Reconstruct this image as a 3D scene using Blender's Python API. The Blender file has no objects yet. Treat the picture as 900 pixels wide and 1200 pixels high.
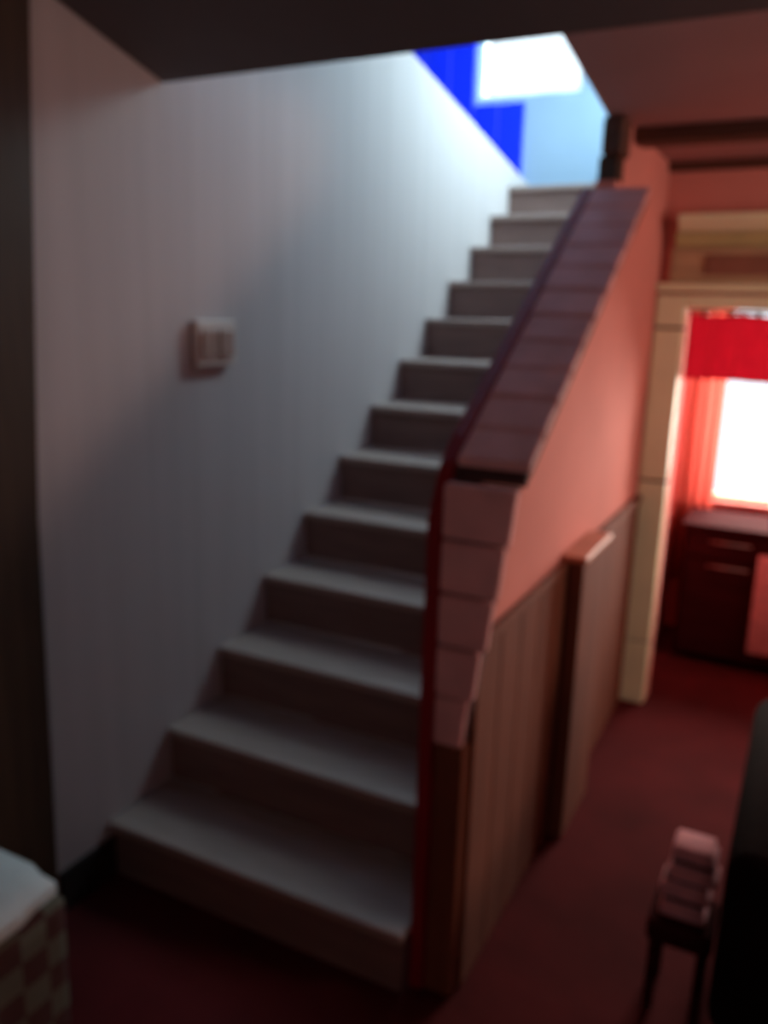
import bpy, bmesh, math, random
from mathutils import Vector, Matrix
random.seed(4)
C = bpy.context.scene.collection
S = bpy.context.scene

# ------------------------------------------------------------ camera
cam_d = bpy.data.cameras.new('camera'); cam = bpy.data.objects.new('camera', cam_d); C.objects.link(cam)
R_ = Vector((0.888408, 0.458256, 0.027046)); U_ = Vector((-0.13114, 0.196892, 0.971615)); F_ = Vector((-0.439924, 0.866738, -0.235016))
M = Matrix((R_, U_, -F_)).transposed().to_4x4(); M.translation = Vector((1.776, 0.0, 1.7505))
cam.matrix_world = M
cam_d.sensor_fit = 'HORIZONTAL'; cam_d.sensor_width = 36.0; cam_d.lens = 984.49 / 900 * 36.0
cam_d.clip_start = 0.02; cam_d.clip_end = 100
# the photograph is out of focus all over: a lens focused far too near
cam_d.dof.use_dof = True
cam_d.dof.focus_distance = 0.20
cam_d.dof.aperture_fstop = cam_d.lens / 1000.0 / 0.0025
S.camera = cam

# ------------------------------------------------------------ world, lights, exposure
S.view_settings.view_transform = 'Standard'; S.view_settings.look = 'None'
S.view_settings.exposure = 0.0; S.view_settings.gamma = 1.0; S.view_settings.use_curve_mapping = False
w = bpy.data.worlds.new('daylight'); S.world = w; w.use_nodes = True
bg = w.node_tree.nodes['Background']; bg.inputs[0].default_value = (0.80, 0.92, 1.0, 1); bg.inputs[1].default_value = 2.0

def area(name, loc, target, sx, sy, power, col):
    d = bpy.data.lights.new(name, 'AREA'); d.shape = 'RECTANGLE'; d.size = sx; d.size_y = sy; d.energy = power; d.color = col
    o = bpy.data.objects.new(name, d); C.objects.link(o); o.location = loc
    o.rotation_euler = (Vector(target) - Vector(loc)).to_track_quat('-Z', 'Y').to_euler(); return o
# daylight falling in at the upstairs window, an unseen window added to brighten the stair wall, and the window of the back room
area('daylight_upstairs_window', (-0.16, 5.86, 3.50), (0.1, 3.5, 2.4), 0.7, 0.7, 48, (0.70, 0.90, 1.0))
area('fill_light_stairwell', (1.36, 4.55, 3.45), (-0.1, 4.4, 2.6), 1.1, 0.8, 108, (0.70, 0.97, 1.0))
area('daylight_back_window', (1.75, 5.10, 1.35), (1.5, 3.0, 1.3), 0.9, 1.0, 92, (1.0, 0.80, 0.68))
# daylight of the front room: a window high in the right-hand wall and an added weak fill behind the camera, at a made-up window
area('daylight_side_window', (3.80, 2.65, 1.98), (1.3, 3.6, 1.9), 0.8, 0.6, 31, (1.0, 0.60, 0.46))
area('fill_light_front', (2.4, -1.56, 2.1), (1.3, 3.4, 1.7), 0.8, 0.5, 3.0, (1.0, 0.66, 0.56))

# ------------------------------------------------------------ materials
MATS = {}
def mat(name, col, rough=0.7, var=0.12, scale=6.0, bump=0.15, stretch=(1, 1, 1), metal=0.0, trans=0.0, spec=0.4, col2=None):
    if name in MATS: return MATS[name]
    m = bpy.data.materials.new(name); m.use_nodes = True; nt = m.node_tree; N = nt.nodes; L = nt.links
    b = N['Principled BSDF']; b.inputs['Roughness'].default_value = rough; b.inputs['Metallic'].default_value = metal
    b.inputs['Specular IOR Level'].default_value = spec
    tc = N.new('ShaderNodeTexCoord'); mp = N.new('ShaderNodeMapping'); mp.inputs['Scale'].default_value = stretch
    L.new(tc.outputs['Object'], mp.inputs[0])
    n = N.new('ShaderNodeTexNoise'); n.inputs['Scale'].default_value = scale; n.inputs['Detail'].default_value = 5
    L.new(mp.outputs[0], n.inputs['Vector'])
    r = N.new('ShaderNodeValToRGB')
    c2 = col2 or tuple(c * (1 - 2 * var) for c in col)
    r.color_ramp.elements[0].position = 0.3; r.color_ramp.elements[1].position = 0.7
    r.color_ramp.elements[0].color = (*c2, 1); r.color_ramp.elements[1].color = (*col, 1)
    L.new(n.outputs['Fac'], r.inputs[0]); L.new(r.outputs[0], b.inputs['Base Color'])
    if bump:
        bp = N.new('ShaderNodeBump'); bp.inputs['Strength'].default_value = bump; bp.inputs['Distance'].default_value = 0.01
        n2 = N.new('ShaderNodeTexNoise'); n2.inputs['Scale'].default_value = scale * 6
        L.new(mp.outputs[0], n2.inputs['Vector']); L.new(n2.outputs['Fac'], bp.inputs['Height']); L.new(bp.outputs[0], b.inputs['Normal'])
    if trans:
        t = N.new('ShaderNodeBsdfTranslucent'); L.new(r.outputs[0], t.inputs['Color'])
        mx = N.new('ShaderNodeMixShader'); mx.inputs[0].default_value = trans
        L.new(b.outputs[0], mx.inputs[1]); L.new(t.outputs[0], mx.inputs[2]); L.new(mx.outputs[0], N['Material Output'].inputs[0])
    MATS[name] = m; return m
plaster_white = mat('white_plaster', (0.49, 0.43, 0.44), 0.9, 0.05, 1.6, 0.12, (2.0, 9.0, 0.25))
plaster_pale = mat('pale_blue_plaster', (0.34, 0.45, 0.60), 0.85, 0.04, 3)
plaster_salmon = mat('salmon_plaster', (0.72, 0.27, 0.225), 0.9, 0.07, 2.5, 0.15, spec=0.1)
plaster_red = mat('red_plaster', (0.52, 0.05, 0.04), 0.6, 0.08, 3)
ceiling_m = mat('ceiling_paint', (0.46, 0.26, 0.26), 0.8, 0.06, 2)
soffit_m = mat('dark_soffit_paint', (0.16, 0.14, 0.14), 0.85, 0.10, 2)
dark_wood = mat('dark_brown_wood', (0.055, 0.030, 0.018), 0.6, 0.2, 5, 0.2, (6, 6, 0.6))
beam_m = mat('brown_beam_wood', (0.10, 0.035, 0.02), 0.6, 0.2, 5, 0.2, (0.6, 8, 8))
wainscot_m = mat('brown_varnished_wood', (0.19, 0.055, 0.026), 0.9, 0.15, 4, 0.2, (6, 6, 0.6))
cabinet_m = mat('dark_red_wood', (0.05, 0.008, 0.01), 0.9, 0.2, 4, 0.1, (0.6, 6, 6), spec=0.03)
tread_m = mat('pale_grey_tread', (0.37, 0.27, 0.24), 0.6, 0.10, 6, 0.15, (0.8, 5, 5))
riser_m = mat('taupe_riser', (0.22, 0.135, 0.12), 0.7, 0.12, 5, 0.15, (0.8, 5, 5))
red_paint = mat('dark_red_paint', (0.30, 0.012, 0.02), 0.45, 0.12, 4)
block_m = mat('mauve_grey_tile', (0.88, 0.47, 0.46), 0.7, 0.12, 8)
grout_m = mat('dark_joint', (0.09, 0.04, 0.04), 0.9)
cream_m = mat('cream_painted_wood', (0.88, 0.88, 0.58), 0.5, 0.06, 5)
olive_m = mat('olive_tan_wood', (0.55, 0.38, 0.22), 0.6, 0.15, 7, 0.15, (0.7, 3, 3))
floor_m = mat('dark_red_floor', (0.10, 0.012, 0.014), 0.9, 0.2, 3, 0.25, spec=0.1)
up_floor_m = mat('upstairs_boards', (0.30, 0.20, 0.15), 0.6)
blue_m = mat('vivid_blue_paint', (0.0, 0.025, 1.0), 0.5, 0.03, 3, 0.05)
switch_m = mat('pale_plastic', (0.60, 0.50, 0.46), 0.4, 0.03, 9, 0)
valance_m = mat('red_valance_cloth', (0.42, 0.008, 0.025), 0.8, 0.06, 20, 0.2, trans=0.35)
curtain_m = mat('red_sheer_cloth', (0.66, 0.13, 0.10), 0.8, 0.08, 5, 0.2, (12, 12, 0.4), trans=0.6)
chair_m = mat('black_upholstery', (0.010, 0.004, 0.004), 0.95, 0.2, 12, 0.4, spec=0.05)
pink_m = mat('pink_towelling', (0.88, 0.42, 0.46), 0.9, 0.12, 30, 0.5)
white_m = mat('white_cotton', (0.60, 0.66, 0.66), 0.8, 0.06, 8, 0.3)
metal_m = mat('dull_metal', (0.5, 0.42, 0.42), 0.35, 0.05, 6, 0, metal=0.9)
black_m = mat('black_skirting_gap_shade', (0.02, 0.012, 0.012), 0.7)

def glass():
    m = bpy.data.materials.new('window_glass'); m.use_nodes = True; N = m.node_tree.nodes; L = m.node_tree.links
    g = N.new('ShaderNodeBsdfGlossy'); g.inputs['Roughness'].default_value = 0.03
    t = N.new('ShaderNodeBsdfTransparent'); mx = N.new('ShaderNodeMixShader'); mx.inputs[0].default_value = 0.06
    n = N.new('ShaderNodeTexNoise'); rr = N.new('ShaderNodeValToRGB'); rr.color_ramp.elements[0].color = (.93, .96, .97, 1); rr.color_ramp.elements[1].color = (.98, .99, 1, 1)
    L.new(n.outputs['Fac'], rr.inputs[0]); L.new(rr.outputs[0], t.inputs[0])
    L.new(t.outputs[0], mx.inputs[1]); L.new(g.outputs[0], mx.inputs[2]); L.new(mx.outputs[0], N['Material Output'].inputs[0]); return m
glass_m = glass()

def check_cloth():
    m = bpy.data.materials.new('dark_checked_cloth'); m.use_nodes = True; N = m.node_tree.nodes; L = m.node_tree.links
    tc = N.new('ShaderNodeTexCoord'); b = N['Principled BSDF']; b.inputs['Roughness'].default_value = 0.95
    k = N.new('ShaderNodeTexChecker'); k.inputs['Scale'].default_value = 14
    k.inputs['Color1'].default_value = (0.10, 0.095, 0.07, 1); k.inputs['Color2'].default_value = (0.06, 0.020, 0.018, 1)
    L.new(tc.outputs['Object'], k.inputs['Vector']); L.new(k.outputs['Color'], b.inputs['Base Color']); return m
check_m = check_cloth()

# ------------------------------------------------------------ helpers
def link(name, bm, m, parent=None, smooth=False):
    me = bpy.data.meshes.new(name)
    bmesh.ops.recalc_face_normals(bm, faces=bm.faces)
    bm.to_mesh(me); bm.free(); me.materials.append(m)
    if smooth:
        for p in me.polygons: p.use_smooth = True
    o = bpy.data.objects.new(name, me); C.objects.link(o)
    if parent:
        o.parent = parent; o.matrix_parent_inverse = Matrix.Translation(-parent.location)
    return o
def add_box(bm, a, b, bev=0.0, seg=1):
    x0, y0, z0 = a; x1, y1, z1 = b
    r = bmesh.ops.create_cube(bm, size=1.0)
    for v in r['verts']:
        v.co = Vector(((x0 + x1) / 2 + v.co.x * (x1 - x0), (y0 + y1) / 2 + v.co.y * (y1 - y0), (z0 + z1) / 2 + v.co.z * (z1 - z0)))
    if bev:
        es = list({e for v in r['verts'] for e in v.link_edges})
        bmesh.ops.bevel(bm, geom=es, offset=bev, segments=seg, affect='EDGES', profile=0.5)
    return bm
def box(name, a, b, m, parent=None, bev=0.0, seg=1):
    return link(name, add_box(bmesh.new(), a, b, bev, seg), m, parent, False)
def add_prism(bm, pts, axis, lo, hi, bev=0.0):
    """polygon pts in the two remaining axes, extruded along axis from lo to hi"""
    def P(p, t):
        q = [p[0], p[1]]; q.insert(axis, t); return Vector(q)
    A = [bm.verts.new(P(p, lo)) for p in pts]; B = [bm.verts.new(P(p, hi)) for p in pts]
    bm.faces.new(A); bm.faces.new(B[::-1]); n = len(pts)
    for i in range(n): bm.faces.new((A[i], A[(i + 1) % n], B[(i + 1) % n], B[i]))
    if bev:
        bmesh.ops.bevel(bm, geom=list({e for v in A + B for e in v.link_edges}), offset=bev, segments=2, affect='EDGES')
    return bm
def prism(name, pts, axis, lo, hi, m, parent=None, bev=0.0):
    return link(name, add_prism(bmesh.new(), pts, axis, lo, hi, bev), m, parent)
def add_tube(bm, a, b, r, n=14):
    a = Vector(a); b = Vector(b); d = (b - a); q = d.to_track_quat('Z', 'Y').to_matrix().to_4x4(); q.translation = (a + b) / 2
    bmesh.ops.create_cone(bm, cap_ends=True, segments=n, radius1=r, radius2=r, depth=d.length, matrix=q); return bm
def empty(name, loc, label, cat, group=None):
    o = bpy.data.objects.new(name, None); C.objects.link(o); o.location = loc; o.empty_display_size = 0.1
    o['label'] = label; o['category'] = cat
    if group: o['group'] = group
    return o
def struct(o): o['kind'] = 'structure'; return o
def stag(name, loc):
    o = bpy.data.objects.new(name, None); C.objects.link(o); o.location = loc; o['kind'] = 'structure'; return o

RUN, RISE, Y0, W = 0.27715, 0.19, 1.390, 1.016
def ny(k): return Y0 + k * RUN
CZ = 2.36                                   # ceiling height downstairs
def slope(y, dz): return RISE * (y - Y0) / RUN + dz

# ------------------------------------------------------------ the setting
struct(box('floor', (-0.30, -1.4, -0.10), (3.6, 5.2, 0.0), floor_m))
# left wall: its top edge upstairs is a sloping parapet
struct(prism('wall_left', [(1.47, 0), (5.7, 0), (5.7, 2.47), (5.10, 2.575), (3.70, 2.835), (1.9, 3.17), (1.47, 2.62)], 0, -0.12, 0.0, plaster_white))
struct(box('baseboard_left', (0.0005, 1.475, 0.0), (0.012, 1.70, 0.13), black_m))
struct(prism('trim_1', [(1.20, 0), (1.448, 0), (1.469, 1.2), (1.556, 2.49), (1.20, 2.57)], 0, 0.001, 0.03, dark_wood, None, .004))
struct(box('trim_4', (-0.138, 1.20, 0), (-.001, 1.466, 2.57), dark_wood))
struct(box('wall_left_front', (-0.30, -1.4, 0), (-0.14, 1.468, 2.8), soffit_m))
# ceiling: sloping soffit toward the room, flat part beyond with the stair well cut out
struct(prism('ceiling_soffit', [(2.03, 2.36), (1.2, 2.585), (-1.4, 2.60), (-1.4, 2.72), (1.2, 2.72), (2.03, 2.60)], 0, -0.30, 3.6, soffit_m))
struct(prism('ceiling', [(1.16, 2.034), (3.6, 2.034), (3.6, 3.80), (1.075, 3.80), (1.075, 2.86)], 2, CZ, CZ + 0.10, ceiling_m))
bb = bmesh.new(); add_box(bb, (-.30, -1.5, 0), (1.9, -1.4, 2.8)); add_box(bb, (2.9, -1.5, 0), (3.6, -1.4, 2.8)); add_box(bb, (1.9, -1.5, 0), (2.9, -1.4, 1.80)); add_box(bb, (1.9, -1.5, 2.4), (2.9, -1.4, 2.8))
struct(link('wall_back', bb, plaster_salmon))
w5 = stag('window_5_added', (2.4, -1.45, 1.80))  # unseen window, added as an opening for the weak front fill
bb = bmesh.new()
for a in ((1.9, 1.80, 1.96, 2.4), (2.84, 1.80, 2.9, 2.4), (1.96, 1.80, 2.84, 1.86), (1.96, 2.34, 2.84, 2.4)): add_box(bb, (a[0], -1.49, a[1]), (a[2], -1.42, a[3]))
link('window_frame', bb, cream_m, w5); box('pane', (1.96, -1.46, 1.86), (2.84, -1.455, 2.34), glass_m, w5)
A_, B_ = 2.2, 3.1
bb = bmesh.new(); add_box(bb, (3.6, -1.5, 0), (3.7, A_, 2.8)); add_box(bb, (3.6, B_, 0), (3.7, 5.2, 2.8)); add_box(bb, (3.6, A_, 0), (3.7, B_, 1.6)); add_box(bb, (3.6, A_, 2.3), (3.7, B_, 2.8))
struct(link('wall_right', bb, plaster_salmon))
w3 = stag('window_3', (3.65, 2.65, 1.6))
bb = bmesh.new()
for a in ((A_, 1.6, A_ + .04, 2.3), (B_ - .04, 1.6, B_, 2.3), (A_ + .04, 1.6, B_ - .04, 1.64), (A_ + .04, 2.26, B_ - .04, 2.3)): add_box(bb, (3.62, a[0], a[1]), (3.68, a[2], a[3]))
link('window_frame', bb, cream_m, w3); box('pane', (3.645, A_ + .04, 1.64), (3.65, B_ - .04, 2.26), glass_m, w3)

# far wall with the doorway into the back room
bb = bmesh.new(); add_box(bb, (1.121, 3.80, 0), (1.245, 3.90, 1.80)); add_box(bb, (1.121, 3.80, 1.80), (3.6, 3.90, CZ + .1)); add_box(bb, (2.20, 3.80, 0), (3.6, 3.90, 1.80))
struct(link('wall_far', bb, plaster_salmon))
struct(box('trim_2', (1.121, 3.752, 2.325), (3.598, 3.798, CZ - 0.002), beam_m))
# back room
struct(box('wall_back_room_left', (1.06, 3.902, 0), (1.15, 4.9, 2.36), plaster_red))
bb = bmesh.new(); add_box(bb, (1.06, 4.9, 0), (3.6, 5.0, 0.76)); add_box(bb, (1.06, 4.9, 1.92), (3.6, 5.0, 2.36)); add_box(bb, (1.06, 4.9, .76), (1.22, 5.0, 1.92)); add_box(bb, (2.3, 4.9, .76), (3.6, 5.0, 1.92))
struct(link('wall_back_room_far', bb, plaster_red))
struct(box('ceiling_back_room', (1.06, 3.902, 2.362), (3.6, 5.0, 2.46), ceiling_m))
w1 = stag('window_1', (1.76, 4.95, 0.76))
bb = bmesh.new()
for a in ((1.22, .76, 1.27, 1.92), (2.25, .76, 2.30, 1.92), (1.27, .76, 2.25, .80), (1.27, 1.88, 2.25, 1.92)): add_box(bb, (a[0], 4.93, a[1]), (a[2], 4.98, a[3]), .004)
link('window_frame', bb, cream_m, w1); box('pane', (1.27, 4.952, .80), (2.25, 4.958, 1.88), glass_m, w1)
box('window_sill', (1.20, 4.865, .745), (2.32, 4.929, .772), mat('pink_sill', (0.70, 0.22, 0.20), .5), w1, .005)
# upstairs
struct(box('floor_upstairs', (-2.6, 1.9, 2.37), (-0.125, 5.9, 2.47), up_floor_m))
BY = 5.60
bb = bmesh.new()
add_box(bb, (-2.6, BY, 2.30), (1.2, BY + .1, 3.10)); add_box(bb, (-2.6, BY, 3.10), (-0.46, BY + .1, 4.2)); add_box(bb, (0.24, BY, 3.10), (1.2, BY + .1, 4.2)); add_box(bb, (-0.46, BY, 3.85), (0.24, BY + .1, 4.2))
struct(link('wall_upstairs_far', bb, plaster_pale))
w2 = stag('window_2', (-0.16, BY + .05, 3.10))
bb = bmesh.new()
for a in ((-.46, 3.10, -.43, 3.85), (.21, 3.10, .24, 3.85), (-.43, 3.10, .21, 3.13), (-.43, 3.82, .21, 3.85)): add_box(bb, (a[0], BY + .03, a[1]), (a[2], BY + .08, a[3]), .003)
link('window_frame', bb, mat('white_window_paint', (.85, .88, .9), .4), w2); box('pane', (-.43, BY + .052, 3.13), (.21, BY + .058, 3.82), glass_m, w2)
struct(box('wall_upstairs_left', (-2.7, 1.9, 2.37), (-2.6, 5.7, 4.2), plaster_pale))
bb = bmesh.new(); add_box(bb, (1.165, 2.03, 2.47), (1.265, 3.95, 4.2)); add_box(bb, (1.165, 5.15, 2.47), (1.265, 5.7, 4.2)); add_box(bb, (1.165, 3.95, 2.47), (1.265, 5.15, 3.0)); add_box(bb, (1.165, 3.95, 3.9), (1.265, 5.15, 4.2))
struct(link('wall_upstairs_right', bb, plaster_pale))
w4 = stag('window_4_added', (1.215, 4.55, 3.0))  # unseen window, added to light the left stair wall from the side
bb = bmesh.new()
for a in ((3.95, 3.0, 3.99, 3.9), (5.11, 3.0, 5.15, 3.9), (3.99, 3.0, 5.11, 3.04), (3.99, 3.86, 5.11, 3.9)): add_box(bb, (1.19, a[0], a[1]), (1.24, a[2], a[3]))
link('window_frame', bb, MATS['white_window_paint'], w4); box('pane', (1.212, 3.99, 3.04), (1.218, 5.11, 3.86), glass_m, w4)
struct(box('wall_upstairs_front', (-2.7, 1.90, 2.74), (1.265, 2.025, 4.2), plaster_pale))
struct(box('ceiling_upstairs', (-2.7, 1.9, 4.2), (1.265, 5.7, 4.3), plaster_pale))
struct(box('landing', (-0.001, ny(13) + 0.03, 2.40), (1.16, BY, 2.47), up_floor_m))
# full-height wall on the right of the upper stairs, with its corner post
struct(prism('wall_stair', [(2.8535, 0), (5.0, 0), (5.0, CZ - .002), (2.95, CZ - .002), (2.95, 2.168), (2.8535, 2.168)], 0, 1.052, 1.119, plaster_salmon))
tp = stag('trim_3', (1.09, 2.90, 0))
box('post', (1.06, 2.855, 2.17), (1.1185, 2.949, 2.24), dark_wood, tp)
box('capital', (1.068, 2.835, 2.24), (1.135, 2.949, 2.355), beam_m, tp, .008)

# blue boarding upstairs
t = empty('blue_boarding', (-1.3, BY - .02, 2.47), 'vivid blue painted boarding on the upstairs wall left of the window', 'boarding')
x = -2.58
while x < -0.50:
    x1 = min(x + 0.1755, -0.47); box('board', (x, BY - .03, 2.472), (x1 - .006, BY - .001, 4.19), blue_m, t, .003); x = x1
for x0, x1 in ((-.47, -.303), (-.297, -.13)): box('board', (x0, BY - .03, 2.472), (x1, BY - .001, 3.06), blue_m, t, .003)

# ceiling beam
t = empty('ceiling_beam', (2.3, 3.12, 2.30), 'dark brown wooden beam crossing the salmon ceiling before the doorway', 'beam')
box('beam', (1.125, 3.05, 2.312), (3.598, 3.17, CZ - .001), beam_m, t, .006)

# ------------------------------------------------------------ staircase
st = empty('staircase', (0.5, ny(1), 0), 'straight flight of pale-edged steps rising beside the white wall', 'stairs')
for k in range(1, 14):
    wr = W - .004
    y = ny(k); z = k * RISE
    y1 = ny(k + 1) + .022 if k < 13 else BY - .002
    bm = bmesh.new()
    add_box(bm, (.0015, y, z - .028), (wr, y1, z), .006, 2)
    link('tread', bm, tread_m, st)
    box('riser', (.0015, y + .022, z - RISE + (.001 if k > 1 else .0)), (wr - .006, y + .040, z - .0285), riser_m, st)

# ------------------------------------------------------------ parapet beside the stairs
pp = empty('stair_parapet', (1.1, 1.75, 0), 'low sloping wall on the right of the stairs, capped with mauve-grey tiles', 'parapet')
D0 = slope(1.845, 0); top = 1.445 - D0        # top stays parallel to the flight
body = [(1.78, 0), (2.853, 0), (2.853, slope(2.853, top) - .035), (1.845, 1.445 - .035), (1.78, slope(1.78, top) - .045)]
prism('body', body, 0, 1.052, 1.119, plaster_salmon, pp)
# red stringer board, newel strip and handrail on the stair side
red = [(1.72, 0.0), (1.78, 0.0), (1.78, 1.32), (1.86, slope(1.86, top) - .03), (2.853, slope(2.853, top) - .03), (2.853, slope(2.853, top) + .015), (1.845, 1.46), (1.78, 1.405), (1.72, 1.28)]
prism('handrail', red, 0, 1.0145, 1.05, red_paint, pp, .004)
prism('stringer', [(1.782, 0.001), (2.853, slope(2.853, -.12)), (2.853, slope(2.853, .10)), (1.782, slope(1.782, .12))], 0, 1.0145, 1.05, red_paint, pp)
# tiles on the sloping top, dark joints between them
n = 11; ys = [1.79 + i * (2.85 - 1.79) / n for i in range(n + 1)]
prism('joint_bed', [(1.785, slope(1.785, top) - .034), (2.852, slope(2.852, top) - .034), (2.852, slope(2.852, top) - .012), (1.785, slope(1.785, top) - .012)], 0, 1.052, 1.225, grout_m, pp)
for i in range(n):
    a, b = ys[i] + .004, ys[i + 1] - .004; e = random.uniform(-.003, .003)
    prism('tile', [(a, slope(a, top) - .0115), (b, slope(b, top) - .0115), (b, slope(b, top) + .012 + e), (a, slope(a, top) + .012 + e)], 0, 1.052, 1.23 + e, block_m, pp, .004)
# corbelled front of tiles
zs = [1.375, 1.24, 1.11, .98, .85, .72]; xr = [1.225, 1.205, 1.185, 1.16, 1.135]
prism('front_bed', [(1.052, .72), (1.12, .72), (1.215, 1.37), (1.052, 1.37)], 1, 1.745, 1.779, grout_m, pp)
for i in range(5):
    prism('tile', [(1.052, zs[i + 1] + .004), (xr[i] - .012, zs[i + 1] + .004), (xr[i], zs[i] - .004), (1.052, zs[i] - .004)], 1, 1.722 + random.uniform(-.002, .002), 1.7445, block_m, pp, .004)
box('front_panel', (1.052, 1.735, 0), (1.128, 1.779, .719), wainscot_m, pp, .004)
# brown boarding on the room side
wn = empty('wood_wainscot', (1.12, 2.7, 0), 'brown varnished wooden boarding along the foot of the stair wall', 'wainscot')
y = 1.782
while y < 3.74:
    y1 = min(y + .165, 3.745); xo = 1.1235
    if y < 2.85 < y1: y1 = 2.855
    box('board', (xo, y, 0.0), (xo + .016, y1 - .004, .955), wainscot_m, wn, .003); y = y1
box('cap_rail', (1.1235, 1.782, .957), (1.146, 2.538, .985), wainscot_m, wn, .005)
box('cap_rail', (1.1235, 2.905, .957), (1.15, 3.745, .985), wainscot_m, wn, .005)
cb = empty('side_cupboard', (1.16, 2.72, 0), 'narrow brown wooden box cupboard with a lit flat top beside the stair wall', 'cupboard')
box('body', (1.148, 2.55, .0), (1.195, 2.895, .985), wainscot_m, cb, .003)
box('top', (1.122, 2.54, .987), (1.205, 2.902, 1.008), mat('salmon_brown_top', (.55, .20, .12), .5), cb, .004)

# ------------------------------------------------------------ doorway trim
d1 = stag('door_1', (1.2, 3.77, 0))
for i, (z0, z1) in enumerate(((0, .30), (.305, 1.045), (1.055, 1.70), (1.71, 1.84))):
    box('jamb_block', (1.126, 3.749, z0), (1.244, 3.799, z1), cream_m, d1, .006)
    if i: box('jamb_joint', (1.130, 3.757, z0 - .012), (1.243, 3.799, z0 + .001), grout_m, d1)
box('jamb', (2.20, 3.749, 0), (2.32, 3.799, 1.84), cream_m, d1, .006)
box('lintel', (1.245, 3.749, 1.785), (2.199, 3.799, 1.84), cream_m, d1, .004)
box('lintel_strip', (1.121, 3.735, 1.852), (2.34, 3.799, 1.888), cream_m, d1, .006)
cn = empty('door_cornice', (1.7, 3.76, 1.89), 'cream and olive moulded wooden cornice above the doorway', 'cornice')
box('frieze', (1.165, 3.765, 1.892), (2.36, 3.799, 2.03), olive_m, cn, .004)
box('frieze_panel', (1.30, 3.757, 1.92), (2.28, 3.7645, 2.00), mat('rosewood_inlay', (.32, .14, .09), .5, .2, 5), cn, .003)
prism('lower_moulding', [(3.799, 2.032), (3.755, 2.032), (3.72, 2.085), (3.799, 2.085)], 0, 1.18, 2.38, mat('olive_paint', (.55, .52, .24), .6), cn, .003)
prism('upper_moulding', [(3.799, 2.087), (3.715, 2.087), (3.67, 2.13), (3.67, 2.15), (3.799, 2.15)], 0, 1.19, 2.42, cream_m, cn, .004)

# ------------------------------------------------------------ cloth
def cloth(name, x0, x1, y, z0, z1, amp, waves, m, parent, scallop=0.0, thick=.003):
    bm = bmesh.new(); nx = int(waves * 10); nz = 10; G = []
    for j in range(nz + 1):
        row = []
        for i in range(nx + 1):
            u = i / nx; v = j / nz
            zt = z1 - scallop * abs(math.sin(math.pi * u * waves * .5)) ** .6
            row.append(bm.verts.new((x0 + (x1 - x0) * u, y + amp * (1.2 - .6 * v) * math.sin(2 * math.pi * waves * u + .6 * math.sin(5 * u)), z0 + (zt - z0) * v + .004 * math.sin(9 * u) * (1 - v))))
        G.append(row)
    for j in range(nz):
        for i in range(nx): bm.faces.new((G[j][i], G[j][i + 1], G[j + 1][i + 1], G[j + 1][i]))
    bmesh.ops.solidify(bm, geom=bm.faces[:], thickness=thick)
    return link(name, bm, m, parent, True)
v = empty('red_valance', (1.72, 3.85, 1.5), 'short bright red valance hanging across the top of the doorway', 'valance')
cloth('cloth', 1.250, 2.19, 3.85, 1.492, 1.772, .008, 9, valance_m, v, .012)
link('rod', add_tube(bmesh.new(), (1.246, 3.865, 1.776), (2.199, 3.865, 1.776), .006), dark_wood, v, True)
for i in range(9):
    xx = 1.30 + i * .105
    bm = bmesh.new(); add_box(bm, (xx, 3.838, 1.758), (xx + .022, 3.872, 1.783), .003); link('hook', bm, dark_wood, v)
c = empty('sheer_curtain', (1.24, 4.72, .3), 'red sheer curtain drawn to the left of the bright back window', 'curtain')
cloth('cloth', 1.155, 1.345, 4.83, .30, 1.97, .014, 4, curtain_m, c)
link('rod', add_tube(bmesh.new(), (1.152, 4.83, 1.975), (2.4, 4.83, 1.975), .009), metal_m, c, True)

# ------------------------------------------------------------ cabinet in the back room
k = empty('low_cabinet', (1.9, 4.5, 0), 'dark red wooden cabinet with drawers below the bright window', 'cabinet')
box('carcass', (1.27, 4.40, .04), (2.55, 4.77, .715), cabinet_m, k, .004)
box('worktop', (1.25, 4.37, .717), (2.57, 4.775, .74), cabinet_m, k, .005)
for x0 in (1.29, 1.71, 2.13):
    dr = box('drawer', (x0, 4.382, .575), (x0 + .40, 4.3995, .70), cabinet_m, k, .004)
    h = link('handle', add_tube(bmesh.new(), (x0 + .10, 4.37, .66), (x0 + .30, 4.37, .66), .005), metal_m, dr, True); h.matrix_parent_inverse = Matrix()
    do = box('door', (x0, 4.382, .06), (x0 + .40, 4.3995, .565), cabinet_m, k, .004)
    h = link('handle', add_tube(bmesh.new(), (x0 + .10, 4.37, .535), (x0 + .30, 4.37, .535), .005), metal_m, do, True); h.matrix_parent_inverse = Matrix()
bm = bmesh.new(); add_box(bm, (1.625, 4.345, .12), (1.74, 4.364, .63), .008, 2)
o = link('hanging_towel', bm, pink_m, None, True); o['label'] = 'pale pink towel hanging down the front of the dark red cabinet'; o['category'] = 'towel'

# ------------------------------------------------------------ light switch
s = empty('light_switch', (0.0, 2.215, 1.62), 'pale double light switch box on the white stair wall', 'switch')
box('backplate', (.0005, 2.115, 1.555), (.030, 2.315, 1.70), switch_m, s, .006, 2)
for y0 in (2.135, 2.22): box('rocker', (.0305, y0, 1.585), (.040, y0 + .075, 1.67), mat('tan_plastic', (.42, .27, .23), .45), s, .004, 2)

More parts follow.
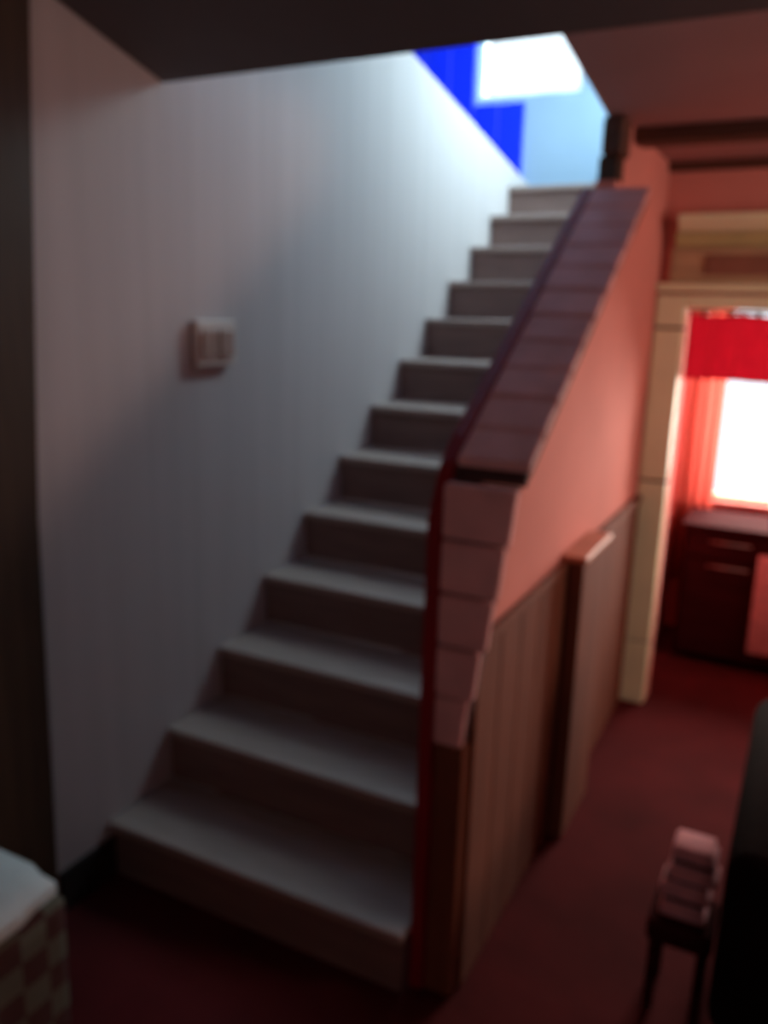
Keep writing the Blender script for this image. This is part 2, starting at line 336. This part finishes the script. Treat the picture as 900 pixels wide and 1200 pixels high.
# ------------------------------------------------------------ bench at lower left, with white cushion
b = empty('low_bench', (0.12, 1.0, 0), 'low bench under a dark red checked cloth at the near left corner', 'bench')
box('seat', (-.13, .62, .30), (.345, 1.19, .36), check_m, b, .02, 3)
for xx, yy in ((-.12, .64), (.26, .64), (-.12, 1.12), (.26, 1.12)): box('leg', (xx, yy, 0), (xx + .05, yy + .05, .30), dark_wood, b, .004)
bm = bmesh.new()
nx, ny_ = 44, 6; path = []
per = [(-.132, .60), (.345, .60), (.345, 1.20), (-.132, 1.20)]
N = 90; rows = []
for j in range(ny_ + 1):
    row = []
    for i in range(N):
        t_ = i / N * 4; e = int(t_); f = t_ - e; p, q = per[e], per[(e + 1) % 4]
        x = p[0] + (q[0] - p[0]) * f; y = p[1] + (q[1] - p[1]) * f
        r = .010 * math.sin(i * 1.1) * (1 - j / ny_); cx, cy = .106, .9
        row.append(bm.verts.new((max(-.138, x + (x - cx) * r * 2), y + (y - cy) * r * 2, .02 + .35 * j / ny_)))
    rows.append(row)
for j in range(ny_):
    for i in range(N): bm.faces.new((rows[j][i], rows[j][(i + 1) % N], rows[j + 1][(i + 1) % N], rows[j + 1][i]))
bm.faces.new(rows[-1])
link('cloth', bm, check_m, b, True)
bm = bmesh.new(); add_box(bm, (-.115, .66, .372), (.365, 1.20, .435))
bmesh.ops.subdivide_edges(bm, edges=bm.edges[:], cuts=7, use_grid_fill=True)
for q in bm.verts:
    u = (q.co.x - .125) / .24; v_ = (q.co.y - .93) / .27
    f = max(0, (1 - abs(u) ** 4) * (1 - abs(v_) ** 4)); m_ = .413
    q.co.z = m_ + (q.co.z - .4035) * (.45 + .75 * f); 
    if abs(u) > .7 and abs(v_) > .7: q.co.x -= .02 * u * abs(v_); q.co.y -= .02 * v_ * abs(u)
o = link('white_cushion', bm, white_m, None, True); o['label'] = 'flat white cushion lying on the checked bench at lower left'; o['category'] = 'cushion'

# ------------------------------------------------------------ armchair and towels at right
a = empty('dark_armchair', (2.15, 2.3, 0), 'black upholstered armchair standing at the right edge of the room', 'armchair')
def soft(name, p, q, bev, parent, m=chair_m):
    bm = bmesh.new(); add_box(bm, p, q, bev, 5); return link(name, bm, m, parent, True)
soft('seat_cushion', (1.90, 1.75, .24), (2.42, 2.45, .45), .05, a)
soft('base', (1.76, 1.72, .07), (2.58, 2.62, .235), .03, a)
soft('backrest', (1.84, 2.45, .24), (2.50, 2.66, .98), .07, a)
soft('arm', (1.735, 1.70, .20), (1.895, 2.62, .66), .055, a); soft('arm', (2.43, 1.70, .20), (2.59, 2.62, .66), .055, a)
for xx in (1.79, 2.49):
    for yy in (1.76, 2.52): box('foot', (xx, yy, 0), (xx + .05, yy + .05, .07), dark_wood, a, .003)
s = empty('dark_stool', (1.66, 2.0, 0), 'small dark stool beside the armchair, carrying the pink towels', 'stool')
soft('seat', (1.565, 1.95, .20), (1.725, 2.12, .262), .015, s, cabinet_m)
for xx in (1.575, 1.69):
    for yy in (1.96, 2.085): box('leg', (xx, yy, 0), (xx + .025, yy + .025, .201), cabinet_m, s, .003)
z = .264; words = ['bottom', 'second from bottom', 'third from bottom', 'topmost']
for i, (x0, x1, h) in enumerate(((1.590, 1.702, .043), (1.586, 1.706, .045), (1.600, 1.716, .045), (1.604, 1.716, .042))):
    y0, y1 = 1.985 + .004 * (i % 2), 2.075
    bm = bmesh.new(); fold = h / 2 - .0015
    for f in range(2):
        add_box(bm, (x0 + .002 * f, y0, z + f * (fold + .001) + .001), (x1 - .01 * f - .008 * (i == 3), y1, z + f * (fold + .001) + fold), fold * .30, 3)
    add_box(bm, (x0 - .002, y0 - .002, z + .005), (x0 + .016, y1 + .002, z + h - .007), .006, 3)
    o = link('folded_towel', bm, pink_m, None, True); o['category'] = 'towel'; o['group'] = 'folded pink towels on the stool'
    o['label'] = 'folded pink towel, %s in the stack of four at lower right' % words[i]
    if i < 3: bm = bmesh.new(); add_box(bm, (x0 + .006, y0 + .006, z + h + .0005), (x1 - .012, y1 - .004, z + h + .0095), .002); link('gap_shade', bm, black_m, o); o.data.update()  # black slab stands in for the shade in the gap between towels
    z += h + .010
